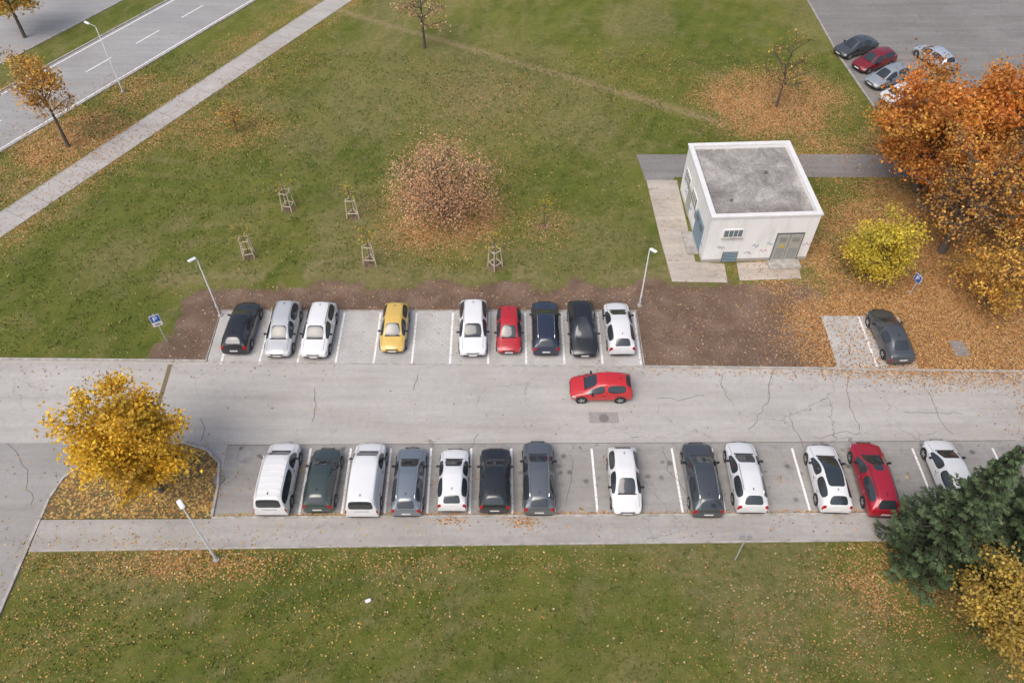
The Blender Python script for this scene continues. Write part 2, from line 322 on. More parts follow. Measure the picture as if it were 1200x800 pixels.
disc('manhole_cover',.3,5.6,27.5,.012,M_iron); disc('manhole_cover',.33,-16.8,23.2,.074,M_iron)
sheet('utility_cover',[(28.8,32.4),(29.8,32.4),(29.75,33.7),(28.85,33.7)],.03,M_patch,.03)
# ------------------------------------------------------------------ fallen leaves
PAL_OR=np.array([(.26,.13,.055),(.44,.21,.075),(.58,.28,.085),(.62,.37,.13),(.56,.41,.23),(.32,.17,.09)])
PAL_YE=np.array([(.55,.36,.06),(.62,.44,.10),(.44,.27,.07),(.36,.21,.07)])
def fallen():
    n=620000; x=rng.uniform(-46,42,n); y=rng.uniform(9,74,n); d=leafden(x,y)
    k=rng.random(n)<d*.28; x=x[k];y=y[k]
    ok=~((y>20.9)&(y<31.9)&(x>-26)&(x<31)); x=x[ok];y=y[ok]
    z=np.full(len(x),.02)+rng.random(len(x))*.05
    ex=[];
    def add(cx,cy,sx,sy,n,z0):
        ex.append(np.stack([rng.normal(cx,sx,n),rng.normal(cy,sy,n),z0+rng.random(n)*.02],1))
    add(29,31,4,.7,2600,.02); add(24,31.2,4,.3,800,.03); add(-20.8,22.9,2.2,1.2,1300,.065)
    add(31,24,1.2,2.,400,.02); add(26.5,33.5,1.5,1.5,1800,.02); add(22.3,33.8,.8,1.4,90,.02)
    for sx in np.arange(-16,30,.5): add(sx,20.99+.006*sx,.4,.09,int(rng.integers(8,54)),.02)
    for sx in np.arange(-16,28,1.0): add(sx,20.2,.6,.5,int(rng.integers(1,10)),.08)
    add(-20,19.4,4,.4,180,.08); add(0.6,20.6,.5,.22,150,.08); add(-3.2,20.65,.5,.18,110,.08)
    add(-25,31.2,8,.4,100,.03); add(0,28,16,2,110,.02); add(14,31.2,5,.25,200,.03)
    for i in range(36): add(rng.uniform(-15,28),rng.uniform(21.2,24.8),.2,.2,int(rng.integers(2,12)),.02)
    for i in range(46): add(rng.uniform(-19,8),36.55,.5,.12,int(rng.integers(1,7)),.03)
    P=np.concatenate([np.stack([x,y,z],1)]+ex)
    pal=PAL_OR[rng.integers(0,len(PAL_OR),len(P))]*rng.uniform(.75,1.2,(len(P),1))
    ye=(P[:,0]<-5)&(P[:,1]<26)&(rng.random(len(P))<.7); pal[ye]=PAL_YE[rng.integers(0,4,ye.sum())]
    quads('fallen_leaves',P,np.full(len(P),.085),pal,M_litter,flat=.25,aspect=1.3)
fallen()
# ------------------------------------------------------------------ building
def wallm():
    t=NT('painted_render_wall'); o=t.obj(); n=t.noise(t.scalev(o,(1.2,1.2,.25)),1.6,6,.65); n2=t.noise(o,7,4)
    c=t.mix(t.mapr(n,.46,.78,0,.55),(.86,.86,.85),(.55,.53,.49)); c=t.mix(t.mapr(n2,.55,.95,0,.2),c,(.55,.53,.5))
    z=t.n('ShaderNodeSeparateXYZ',{0:o}).outputs[2]; c=t.mix(t.mapr(t.math('ADD',z,t.math('MULTIPLY',n2,.5)),.2-2.07,.75-2.07,.5,0),c,(.33,.30,.27)); return t.fin(c,.85)
def roofm():
    t=NT('bitumen_roof'); o=t.obj(); n=t.noise(o,.45,7,.75,.8); n2=t.noise(o,7,5,.8)
    c=t.ramp(t.math('ADD',t.math('MULTIPLY',n,.65),t.math('MULTIPLY',n2,.35)),[(.38,(.15,.14,.13)),(.5,(.31,.29,.27)),(.61,(.50,.47,.44))])
    y=t.n('ShaderNodeSeparateXYZ',{0:o}).outputs[1]; c=t.mix(t.mapr(t.math('ADD',y,t.math('MULTIPLY',n,1.5)),-3.2,-1.8,.5,0),c,(.2,.165,.13))
    x=t.n('ShaderNodeSeparateXYZ',{0:o}).outputs[0]; sm=t.math('LESS_THAN',t.math('FRACT',t.math('ADD',x,.3)),.03); c=t.mix(t.math('MULTIPLY',sm,.35),c,(.12,.11,.10)); return t.fin(c,.9)
M_wall=wallm(); M_roof=roofm(); M_par=simple('parapet_metal',(.76,.755,.74),.5,.15,2); M_glassb=simple('wired_glass',(.16,.2,.22),.25,.4,5)
M_doorm=simple('steel_door_grey',(.40,.40,.36),.5,.25,3); M_door2=simple('steel_door_blue',(.20,.29,.36),.5,.35,4); M_frame=simple('frame_dark',(.14,.14,.14),.6)
M_white=simple('white_paint',(.8,.8,.78),.5,.06); M_pan=simple('door_panel_grey',(.3,.31,.3),.5,.3); M_yp=simple('yellow_plate',(.6,.45,.05),.5)
B=empty('transformer_building',(17.25,45.45,0),math.radians(2.6))
bw,bd,bh=3.78,4.15,4.3
for nm,sz,lc in (('front_wall',(2*bw,.3,bh-.15),(0,-bd+.15,(bh-.15)/2)),('back_wall',(2*bw,.3,bh-.15),(0,bd-.15,(bh-.15)/2)),
    ('left_wall',(.3,2*bd-.6,bh-.15),(-bw+.15,0,(bh-.15)/2)),('right_wall',(.3,2*bd-.6,bh-.15),(bw-.15,0,(bh-.15)/2))): box(nm,sz,lc,M_wall,B)
box('roof',(2*bw-.6,2*bd-.6,.2),(0,0,bh-.42),M_roof,B)
t_=.36
for nm,sz,lc in (('parapet_front',(2*bw+.16,t_,.15),(0,-bd+t_/2-.08,bh-.072)),('parapet_back',(2*bw+.16,t_,.15),(0,bd-t_/2+.08,bh-.072)),
    ('parapet_left',(t_,2*bd-2*t_+.16,.147),(-bw+t_/2-.08,0,bh-.074)),('parapet_right',(t_,2*bd-2*t_+.16,.147),(bw-t_/2+.08,0,bh-.074))): box(nm,sz,lc,M_par,B,.01)
y=-bd
box('door_frame',(1.95,.06,2.62),(2.1,y-.02,1.31),M_frame,B)
for k,sx in enumerate((-.46,.46)):
    box('door_leaf_%d'%(k+1),(.88,.05,2.45),(2.1+sx,y-.06,1.26),M_doorm,B,.01); box('door_vent_%d'%(k+1),(.5,.03,.4),(2.1+sx,y-.09,2.05),M_frame,B)
    for j in range(4): box('door_slat_%d%d'%(k,j),(.52,.03,.03),(2.1+sx,y-.11,1.9+j*.1),M_doorm,B)
    box('door_panel_%d'%(k+1),(.62,.02,1.0),(2.1+sx,y-.09,.75),M_pan,B)
box('door_sign',(.3,.015,.22),(1.7,y-.11,1.45),M_yp,B)
box('window_frame',(1.4,.07,.72),(-2.05,y-.02,2.75),M_white,B); box('window_pane',(1.26,.05,.56),(-2.05,y-.045,2.75),M_glassb,B)
for k in range(3): box('window_bar_%d'%k,(.035,.03,.56),(-2.36+k*.32,y-.08,2.75),M_white,B)
box('window_sill',(1.5,.16,.05),(-2.05,y-.08,2.36),M_kerb,B)
box('vent_frame',(1.1,.06,.95),(-1.85,y-.02,.5),M_frame,B)
for k in range(6): box('vent_slat_%d'%k,(1.0,.05,.09),(-1.85,y-.06,.12+k*.15),M_door2,B,0,0,.5)
x=-bw
for k,(yy,w) in enumerate(((-2.6,1.0),(-1.55,1.0))): box('side_door_%d'%(k+1),(.08,w,2.4),(x-.03,yy,1.22),M_door2,B,.01); box('side_door_vent_%d'%k,(.03,.6,.35),(x-.085,yy,1.95),M_frame,B)
for k,yy in enumerate((.2,2.6)): 
    box('side_window_frame_%d'%k,(.07,1.5,1.1),(x-.02,yy,2.2),M_white,B); box('side_window_pane_%d'%k,(.05,1.34,.94),(x-.05,yy,2.2),M_glassb,B)
    for j in (-.35,0,.35): box('side_window_bar_%d%d'%(k,j*10),(.03,.04,.94),(x-.085,yy+j,2.2),M_white,B)
box('side_door_3',(.08,1.0,2.2),(x-.03,1.45,1.12),M_doorm,B,.01); box('notice_board',(.04,.5,.7),(x-.02,-.7,1.6),M_door2,B)
box('step_front',(2.3,.9,.12),(2.1,y-.5,.06),M_kerb,B,.02); box('step_side',(.8,2.4,.12),(x-.45,-2.1,.06),M_kerb,B,.02)
box('plinth_front',(2*bw+.04,.03,.28),(0,y-.0,.14),simple('plinth',(.36,.34,.31),.9),B)
def stroke(nm,pts,m,r=.026):
    V=[];F=[]; tube(V,F,pts,[r]*len(pts),5); mesh_obj(nm,V,F,m,B)
for k,(cx,cz,c) in enumerate(((-.4,1.5,(.2,.28,.45)),(.2,1.0,(.5,.2,.24)),(-.9,.8,(.26,.26,.3)),(3.25,1.5,(.5,.28,.4)),(.6,1.7,(.2,.36,.46)),(-2.9,1.4,(.26,.26,.3)))):
    pts=[(cx+.07*i+random.uniform(-.06,.06),y-.012,cz+random.uniform(-.17,.17)) for i in range(8)]; stroke('graffiti_%d'%k,pts,simple('spray_%d'%k,c,.6))
for k in range(4):
    yy=-3.4+k*1.9; pts=[(x-.012,yy+.09*i,1.0+random.uniform(-.25,.25)) for i in range(8)]; stroke('graffiti_side_%d'%k,pts,simple('spray_s%d'%k,random.choice([(.2,.3,.5),(.2,.35,.4),(.25,.25,.27)]),.6))
disc('roof_vent',.12,1.2,.8,bh-.25,M_frame,B,.2); disc('roof_vent',.09,-2.0,-2.2,bh-.25,M_frame,B,.2)
# ------------------------------------------------------------------ trees
def deciduous(name,loc,ch,rx,rz,nl,ns,lpc,pal,size,sig=.33,tr=.14,bare=.0,seed=1,trunk_h=None,shade=.5):
    R=random.Random(seed); E=empty(name,(loc[0],loc[1],0)); V=[];F=[]; th=trunk_h or (ch-rz*.6)
    lean=(R.uniform(-.15,.15),R.uniform(-.15,.15)); top=ch+rz*.55
    tp=[(lean[0]*t*t+.05*math.sin(5*t),lean[1]*t,t*top) for t in np.linspace(0,1,9)]
    tube(V,F,[(0,0,-.1)]+tp[0:],[tr*1.5]+[tr*(1.25-1.1*t) for t in np.linspace(0,1,9)],8)
    cl=[]
    for i in range(nl):
        zz=-.55+1.5*(i+.5)/nl; zz=min(zz,.97); az=i*2.399+R.uniform(-.3,.3); rr=math.sqrt(max(0.02,1-zz*zz)); s=R.uniform(.62,1.08)
        T=Vector((math.cos(az)*rr*rx*s,math.sin(az)*rr*rx*s,ch+zz*rz*s))
        sh=min(top*.95,max(th*.75,T.z-rx*.55*rr-.3)); st=Vector((lean[0]*(sh/top)**2,lean[1]*sh/top,sh))
        ctl=st.lerp(T,.5)+Vector((0,0,-.12*rx+ R.uniform(-.1,.25)*rx)); pts=[]
        for k in range(7):
            t=k/6; p=st*(1-t)**2+ctl*2*t*(1-t)+T*t*t; pts.append(p+Vector((R.uniform(-.07,.07),)*3)*(k>0))
        r0=tr*R.uniform(.35,.5); tube(V,F,pts,[r0*(1-.85*k/6)+.008 for k in range(7)],5)
        for j in range(ns):
            t=R.uniform(.3,1); idx=min(5,int(t*6)); p=pts[idx].lerp(pts[idx+1],t*6-idx if idx<5 else .9)
            dr=Vector((R.gauss(0,1),R.gauss(0,1),R.gauss(.25,.8))).normalized(); outw=Vector((T.x,T.y,(T.z-ch))).normalized()
            e=p+(dr+outw*.5).normalized()*rx*R.uniform(.18,.36); m=p.lerp(e,.5)+Vector((0,0,.05*rx))
            tube(V,F,[p,m,e],[r0*.3+.006,r0*.18+.005,.005],4); b=R.uniform(1-shade,1.2)
            for w in range(3):
                e2=m.lerp(e,R.random())+Vector((R.gauss(0,1),R.gauss(0,1),R.gauss(.2,.7))).normalized()*rx*.13; tube(V,F,[m.lerp(e,.3),e2],[.010,.004],3)
            if R.random()>bare: cl.append((p,m,e,b))
    mesh_obj('trunk_and_limbs',V,F,M_bark,E,smooth=True)
    P=[];c=[]
    for p,m,e,b in cl:
        n=int(lpc*R.uniform(.5,1.5)); t=rng.random((n,1))**.6; q=np.array(m)*(1-t)+np.array(e)*t+rng.normal(size=(n,3))*np.array([sig,sig,sig*.75]); P.append(q)
        pc=pal[rng.integers(0,len(pal))]; cc=pal[rng.integers(0,len(pal),n)]*.5+pc*.5; c.append(cc*b*rng.uniform(.75,1.2,(n,1)))
    P=np.concatenate(P);c=np.concatenate(c)
    quads('foliage',P,np.full(len(P),size),c,M_leaf,E,aspect=1.25); return E
OR=np.array([(.80,.30,.05),(.84,.40,.07),(.70,.21,.035),(.85,.50,.11),(.58,.22,.05)])
YE=np.array([(.88,.54,.04),(.90,.60,.07),(.82,.47,.04),(.72,.48,.05),(.88,.57,.05)])
YG=np.array([(.80,.62,.06),(.70,.58,.07),(.84,.62,.07),(.56,.50,.07)])
BR=np.array([(.74,.41,.22),(.82,.49,.28),(.64,.35,.19),(.78,.51,.32)])
OY=np.array([(.78,.44,.08),(.76,.38,.07),(.80,.54,.12),(.6,.33,.08)])
MX=np.concatenate([OY,OR[:3],np.array([(.34,.19,.09),(.28,.18,.10)])])
deciduous('yellow_maple_tree',(-19.9,22.5),5.2,2.75,2.75,20,8,110,YE,.15,.34,.16,seed=3,shade=.45)
deciduous('orange_tree',(-37.15,55.1),5.9,2.5,2.5,12,6,50,OY,.15,.32,.13,.1,seed=5)
deciduous('round_autumn_tree',(-5.3,45.9),3.6,3.8,2.9,30,9,36,BR,.095,.45,.10,.0,seed=8,trunk_h=1.2,shade=.15)
deciduous('bare_tree',(23.4,61),4.2,2.3,2.3,14,7,5,OY,.13,.3,.1,.3,seed=9)
deciduous('orange_maple_tree',(31.8,49.3),5.6,5.0,4.3,24,9,120,OR,.18,.48,.25,seed=11)
deciduous('orange_maple_tree',(37.6,48.5),6.2,4.8,4.4,22,8,100,OR*.97,.18,.46,.22,.1,seed=12)
deciduous('brown_autumn_tree',(31.4,42.3),5.4,4.2,3.6,24,8,42,MX,.15,.42,.26,.32,seed=13)
deciduous('brown_autumn_tree',(36.2,41.5),5.4,4.2,3.6,22,8,52,MX,.15,.42,.26,.28,seed=19)
deciduous('orange_tree',(32.6,36.9),2.9,2.9,2.3,14,7,60,OY,.15,.4,.14,.1,seed=14)
deciduous('yellow_tree',(25.2,39.6),2.8,2.3,2.2,16,7,72,YG,.13,.36,.1,seed=15,trunk_h=.8,shade=.35)
deciduous('orange_maple_tree',(43.5,54),6.5,4.4,3.8,15,7,90,OR,.2,.45,.22,seed=16)
deciduous('ochre_tree',(23.6,14.3),3.6,2.5,2.3,16,7,95,np.array([(.62,.42,.08),(.68,.48,.10),(.42,.33,.08),(.55,.34,.07)]),.13,.32,.12,seed=17)
deciduous('ochre_tree',(33.0,23.0),2.2,1.6,1.4,8,6,50,OY,.14,.3,.08,seed=18)
deciduous('orange_tree',(-48,73),5.5,3,2.7,12,6,50,OY,.2,.4,.15,seed=20)
deciduous('ochre_tree',(27.5,84),5.5,3.5,3,12,6,60,OY*.8,.2,.4,.15,seed=21)
deciduous('bare_tree',(-8.5,71),4.6,2.6,2.5,12,6,12,BR,.15,.3,.12,seed=22)
deciduous('young_orange_tree',(-23.5,57.1),1.9,1.1,1.1,7,5,14,OY*.9,.11,.22,.05,seed=23)
def spruce(name,loc,H,R0,seed):
    R=random.Random(seed); E=empty(name,(loc[0],loc[1],0)); V=[];F=[]; tube(V,F,[(0,0,-.1),(0,0,H*.5),(0,0,H)],[.22,.13,.02],8)
    P=[];T=[];c=[]
    z=.6
    while z<H-.1:
        f=1-z/H; Lb=R0*(f**.95)*R.uniform(.9,1.1)+.08; nb=int(6+3*f); a0=R.random()*6.28
        for k in range(nb):
            az=a0+k*6.283/nb+R.uniform(-.2,.2); L_=Lb*R.uniform(.62,1.2); dx,dy=math.cos(az),math.sin(az); pts=[]
            for i in range(6):
                t=i/5; pts.append(Vector((dx*L_*t,dy*L_*t,z-.30*L_*math.sin(t*2.0)+.18*L_*t*t)))
            tube(V,F,pts,[.035*(1-t*.8)*(.4+f) for t in np.linspace(0,1,6)],4)
            b=R.uniform(.6,1.4); n=int(14+50*L_)
            for i in range(n):
                t=(R.random()**.65); ii=min(4,int(t*5)); p=pts[ii].lerp(pts[ii+1],t*5-ii)
                w=math.sin(min(1,t*1.15)*2.7)*.19*L_+.04; s=R.uniform(-1,1)*w; q=p+Vector((-dy*s+dx*abs(s)*.5,dx*s+dy*abs(s)*.5,-abs(s)*.35+R.uniform(-.04,.04)))
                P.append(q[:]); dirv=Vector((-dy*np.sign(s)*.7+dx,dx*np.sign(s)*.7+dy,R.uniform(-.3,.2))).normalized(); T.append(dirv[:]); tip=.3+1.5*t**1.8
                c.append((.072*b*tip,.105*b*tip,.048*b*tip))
        z+=R.uniform(.30,.46)
    mesh_obj('trunk_and_limbs',V,F,M_bark,E)
    P=np.array(P);T=np.array(T);c=np.array(c);n=len(P); N=rng.normal(size=(n,3))*.45;N[:,2]+=1;N-=T*(N*T).sum(1)[:,None];N/=np.linalg.norm(N,axis=1)[:,None];Bv=np.cross(N,T)
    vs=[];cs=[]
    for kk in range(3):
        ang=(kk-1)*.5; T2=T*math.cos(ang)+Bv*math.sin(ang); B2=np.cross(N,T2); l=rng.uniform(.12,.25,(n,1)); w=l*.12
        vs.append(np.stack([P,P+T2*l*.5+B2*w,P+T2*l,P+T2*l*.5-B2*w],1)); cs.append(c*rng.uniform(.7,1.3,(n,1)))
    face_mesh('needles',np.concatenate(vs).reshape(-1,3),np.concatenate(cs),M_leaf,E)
spruce('spruce_tree',(21.8,18.3),11.0,2.7,1); spruce('spruce_tree',(25.2,18.2),12.5,3.4,2); spruce('spruce_tree',(29.5,19.0),10.0,3.2,3)
M_wood=simple('stake_wood',(.58,.49,.38),.8,.25,8)
for k,(sx,sy) in enumerate(SAP):
    R=random.Random(50+k); E=empty('staked_sapling_tree' if k<5 else 'sapling_tree',(sx,sy,0)); V=[];F=[]; h=R.uniform(2.4,3.2)
    tube(V,F,[(0,0,-.05),(.03,.02,h*.5),(-.02,.03,h)],[.035,.026,.008],6); P=[]
    for i in range(18):
        z=h*R.uniform(.4,1); az=R.random()*6.28; l=R.uniform(.3,.7)*(1.4-z/h)*1.3; e=Vector((math.cos(az)*l,math.sin(az)*l,z+l*1.0)); tube(V,F,[(0,0,z),e.lerp(Vector((0,0,z)),.45)[:],e[:]],[.014,.01,.004],4)
        for j in range(R.randint(1,7)): P.append((e.x+R.gauss(0,.12),e.y+R.gauss(0,.12),e.z+R.gauss(0,.12)))
    mesh_obj('trunk_and_twigs',V,F,M_bark,E); P=np.array(P); quads('foliage',P,np.full(len(P),.11),YG[rng.integers(0,4,len(P))]*.65,M_leaf,E)
    if k<5:
        V=[];F=[]; n=3 if k%2 else 4; r=.45; q=[(math.cos(i*6.283/n+.6+k)*r,math.sin(i*6.283/n+.6+k)*r) for i in range(n)]
        for p in q: tube(V,F,[(p[0]*1.2,p[1]*1.2,-.05),(p[0]*.85,p[1]*.85,1.85)],[.045,.04],6)
        for zz in (.45,1.65):
            for i in range(n):
                a_=q[i];b_=q[(i+1)%n]; tube(V,F,[(a_[0]*.98,a_[1]*.98,zz),(b_[0]*.98,b_[1]*.98,zz)],[.035,.035],5)
        mesh_obj('support_stakes',V,F,M_wood,E)
# ------------------------------------------------------------------ lamps and signs
M_galv=simple('galvanised_steel',(.55,.56,.56),.45,.12,5,Metallic=.2); M_lampw=simple('lamp_head_white',(.82,.83,.84),.35,.04)
M_lens=simple('lamp_lens',(.6,.6,.58),.2,.05)
def lamp(loc,h,az,arm=.35,s=1.):
    E=empty('street_lamp',(loc[0],loc[1],0),az); V=[];F=[]
    tube(V,F,[(0,0,-.05),(0,0,1.1),(0,0,1.12),(0,0,h-.05)],[.075*s,.075*s,.05*s,.035*s],10); mesh_obj('pole',V,F,M_galv,E,smooth=True)
    V=[];F=[]; tube(V,F,[(0,0,h-.08),(.04,0,h+.02),(arm*.5,0,h+.07),(arm,0,h+.08)],[.03*s,.028*s,.025*s,.025*s],8); mesh_obj('arm',V,F,M_galv,E)
    box('lamp_head',(.56*s,.24*s,.11*s),(arm+.2*s,0,h+.09),M_lampw,E,.045*s,ry=-.12); box('lamp_lens',(.40*s,.17*s,.03),(arm+.22*s,0,h+.03),M_lens,E,.01,ry=-.12)
    disc('base_collar',.16,0,0,.05,M_kerb,E,.12); box('service_door',(.02,.07,.3),(.075,0,.75),M_frame,E)
lamp((-19.8,35.95),5.35,math.radians(-130),.1); lamp((8.75,36.85),5.3,math.radians(-50),.1); lamp((-15.75,18.35),5.5,math.radians(130),.1)
lamp((-35.2,63.3),6.2,math.radians(150),.8,1.)
M_blue=simple('sign_blue',(.02,.12,.48),.4,.05); M_signw=simple('sign_white',(.8,.8,.8),.4,.03); M_signb=simple('sign_back',(.38,.39,.40),.5,.1)
def psign(loc,h,rz,name='parking_sign',two=True):
    E=empty(name,(loc[0],loc[1],0),rz); V=[];F=[]; tube(V,F,[(0,0,-.05),(0,0,h)],[.035,.035],8); mesh_obj('post',V,F,M_galv,E)
    box('sign_panel',(.62,.03,.62),(0,-.05,h-.35),M_signb,E,.01); box('sign_border',(.6,.012,.6),(0,-.072,h-.35),M_signw,E); box('sign_face',(.54,.012,.54),(0,-.081,h-.35),M_blue,E)
    box('letter_stem',(.07,.01,.36),(-.09,-.092,h-.35),M_signw,E); 
    V=[];F=[]; tube(V,F,[(-.07,-.094,h-.19),(.05,-.094,h-.19),(.11,-.094,h-.24),(.11,-.094,h-.3),(.05,-.094,h-.35),(-.07,-.094,h-.35)],[.03]*6,4); mesh_obj('letter_bowl',V,F,M_signw,E)
    if two: box('sub_panel',(.6,.025,.34),(0,-.06,h-.86),M_signw,E,.008); box('sub_panel_pictogram',(.36,.01,.1),(0,-.078,h-.86),M_frame,E)
psign((-22.75,33.6),2.7,math.radians(25)); psign((27.7,38.0),1.9,math.radians(-68),two=False)
E=empty('traffic_sign',(11.9,18.35,0),math.radians(176)); V=[];F=[]; tube(V,F,[(0,0,-.05),(0,0,2.8)],[.035,.035],8); mesh_obj('post',V,F,M_galv,E)
box('sign_panel',(.62,.03,.5),(0,-.05,2.5),M_signb,E,.01); box('sign_face',(.58,.012,.46),(0,-.072,2.5),M_blue,E); box('bracket',(.1,.07,.05),(0,0,2.5),M_galv,E)
box('litter_item',(.3,.18,.1),(-7.4,16.1,.05),M_signw,None,.03,.4)
# ------------------------------------------------------------------ cars
M_glass=NT('car_glass').fin((.035,.042,.048),.05,Specular_IOR_Level=1.)
M_tire=simple('tyre_rubber',(.025,.025,.025),.85); M_rim=simple('alloy_rim',(.5,.51,.52),.3,.05,Metallic=.6); M_plas=simple('black_plastic',(.035,.035,.037),.6)
M_head=NT('headlamp').fin((.5,.53,.57),.12); M_tail=NT('tail_lamp').fin((.38,.012,.012),.2); M_plate=simple('number_plate',(.72,.72,.70),.5,.03)
M_chrome=NT('bright_trim').fin((.6,.6,.6),.25,Metallic=.8)
def paint(col,metal,seams,zs,L):
    t=NT('car_paint'); o=t.obj(); sp=t.n('ShaderNodeSeparateXYZ',{0:o}); x,y,z=sp.outputs
    n=t.noise(o,2.2,4); c=t.mix(t.mapr(n,.3,.8,0,.18),col,tuple(v*.72+.02 for v in col))
    sm=None
    for sx in seams:
        m=t.math('COMPARE',x,sx,.013); sm=m if sm is None else t.math('MAXIMUM',sm,m)
    sm=t.math('MULTIPLY',sm,t.math('MULTIPLY',t.math('LESS_THAN',z,zs),t.math('GREATER_THAN',z,.3)))
    hb=t.math('MULTIPLY',t.math('COMPARE',t.math('ABSOLUTE',y),.66,.012),t.math('MULTIPLY',t.math('GREATER_THAN',x,seams[0]+.05),t.math('LESS_THAN',x,L/2-.3)))
    c=t.mix(t.math('MULTIPLY',t.math('MAXIMUM',sm,hb),.75),c,(.02,.02,.02))
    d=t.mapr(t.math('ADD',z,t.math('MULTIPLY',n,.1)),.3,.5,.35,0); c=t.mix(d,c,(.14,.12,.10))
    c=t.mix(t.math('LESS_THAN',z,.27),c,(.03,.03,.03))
    return t.fin(c,.32,Metallic=metal,Coat_Weight=.8,Coat_Roughness=.06)
ST={
'hatch':([(0,.66,.32,.50,.56,.48),(.02,.84,.22,.58,.66,.60),(.09,.955,.18,.70,.78,.66),(.24,1,.18,.86,.93,.72),(.42,1,.18,.93,1.39,.62),(.55,1,.18,.95,1.48,.64),(.575,1,.18,.955,1.48,.64),(.76,1,.18,.99,1.45,.62),(.885,.98,.18,1.03,1.37,.58),(.972,.94,.2,1.0,1.03,.70),(.992,.90,.22,.78,.86,.66),(1,.82,.32,.55,.6,.6)],3,8,5),
'suv':([(0,.70,.36,.60,.68,.52),(.02,.87,.26,.70,.80,.64),(.08,.96,.22,.82,.90,.70),(.25,1,.22,.94,1.02,.76),(.42,1,.22,.98,1.46,.66),(.54,1,.22,1.0,1.53,.68),(.565,1,.22,1.0,1.53,.68),(.78,1,.22,1.03,1.51,.66),(.90,.98,.22,1.06,1.43,.60),(.975,.95,.24,1.04,1.07,.72),(.994,.92,.26,.8,.9,.7),(1,.84,.34,.6,.64,.64)],3,8,5),
'wagon':([(0,.66,.32,.50,.56,.48),(.02,.85,.22,.58,.66,.60),(.08,.955,.18,.70,.78,.66),(.24,1,.18,.85,.92,.72),(.41,1,.18,.92,1.38,.62),(.52,1,.18,.94,1.47,.63),(.545,1,.18,.94,1.47,.63),(.74,1,.18,.96,1.45,.61),(.90,.98,.18,.99,1.36,.57),(.975,.94,.2,.98,1.0,.70),(.993,.90,.22,.76,.84,.66),(1,.82,.32,.55,.6,.6)],3,8,5),
'sedan':([(0,.66,.32,.50,.56,.48),(.02,.85,.22,.58,.66,.60),(.08,.955,.18,.70,.78,.66),(.24,1,.18,.84,.91,.72),(.40,1,.18,.91,1.36,.62),(.50,1,.18,.93,1.45,.63),(.525,1,.18,.93,1.45,.63),(.66,1,.18,.96,1.42,.61),(.75,1,.18,.97,1.34,.57),(.88,.97,.18,.97,1.03,.68),(.975,.92,.2,.95,1.0,.66),(1,.82,.32,.55,.62,.6)],3,8,5),
'van':([(0,.70,.32,.58,.66,.52),(.015,.87,.22,.68,.78,.62),(.07,.96,.2,.84,.92,.70),(.19,1,.2,1.0,1.08,.78),(.32,1,.2,1.02,1.68,.74),(.46,1,.2,1.02,1.78,.80),(.48,1,.2,1.02,1.79,.80),(.78,1,.2,1.03,1.80,.81),(.96,.99,.2,1.04,1.74,.78),(.985,.98,.22,1.04,1.08,.88),(.994,.96,.24,.8,.9,.86),(1,.90,.32,.55,.6,.8)],3,8,5)}
REFH={'hatch':1.48,'suv':1.56,'wagon':1.48,'sedan':1.46,'van':1.82}
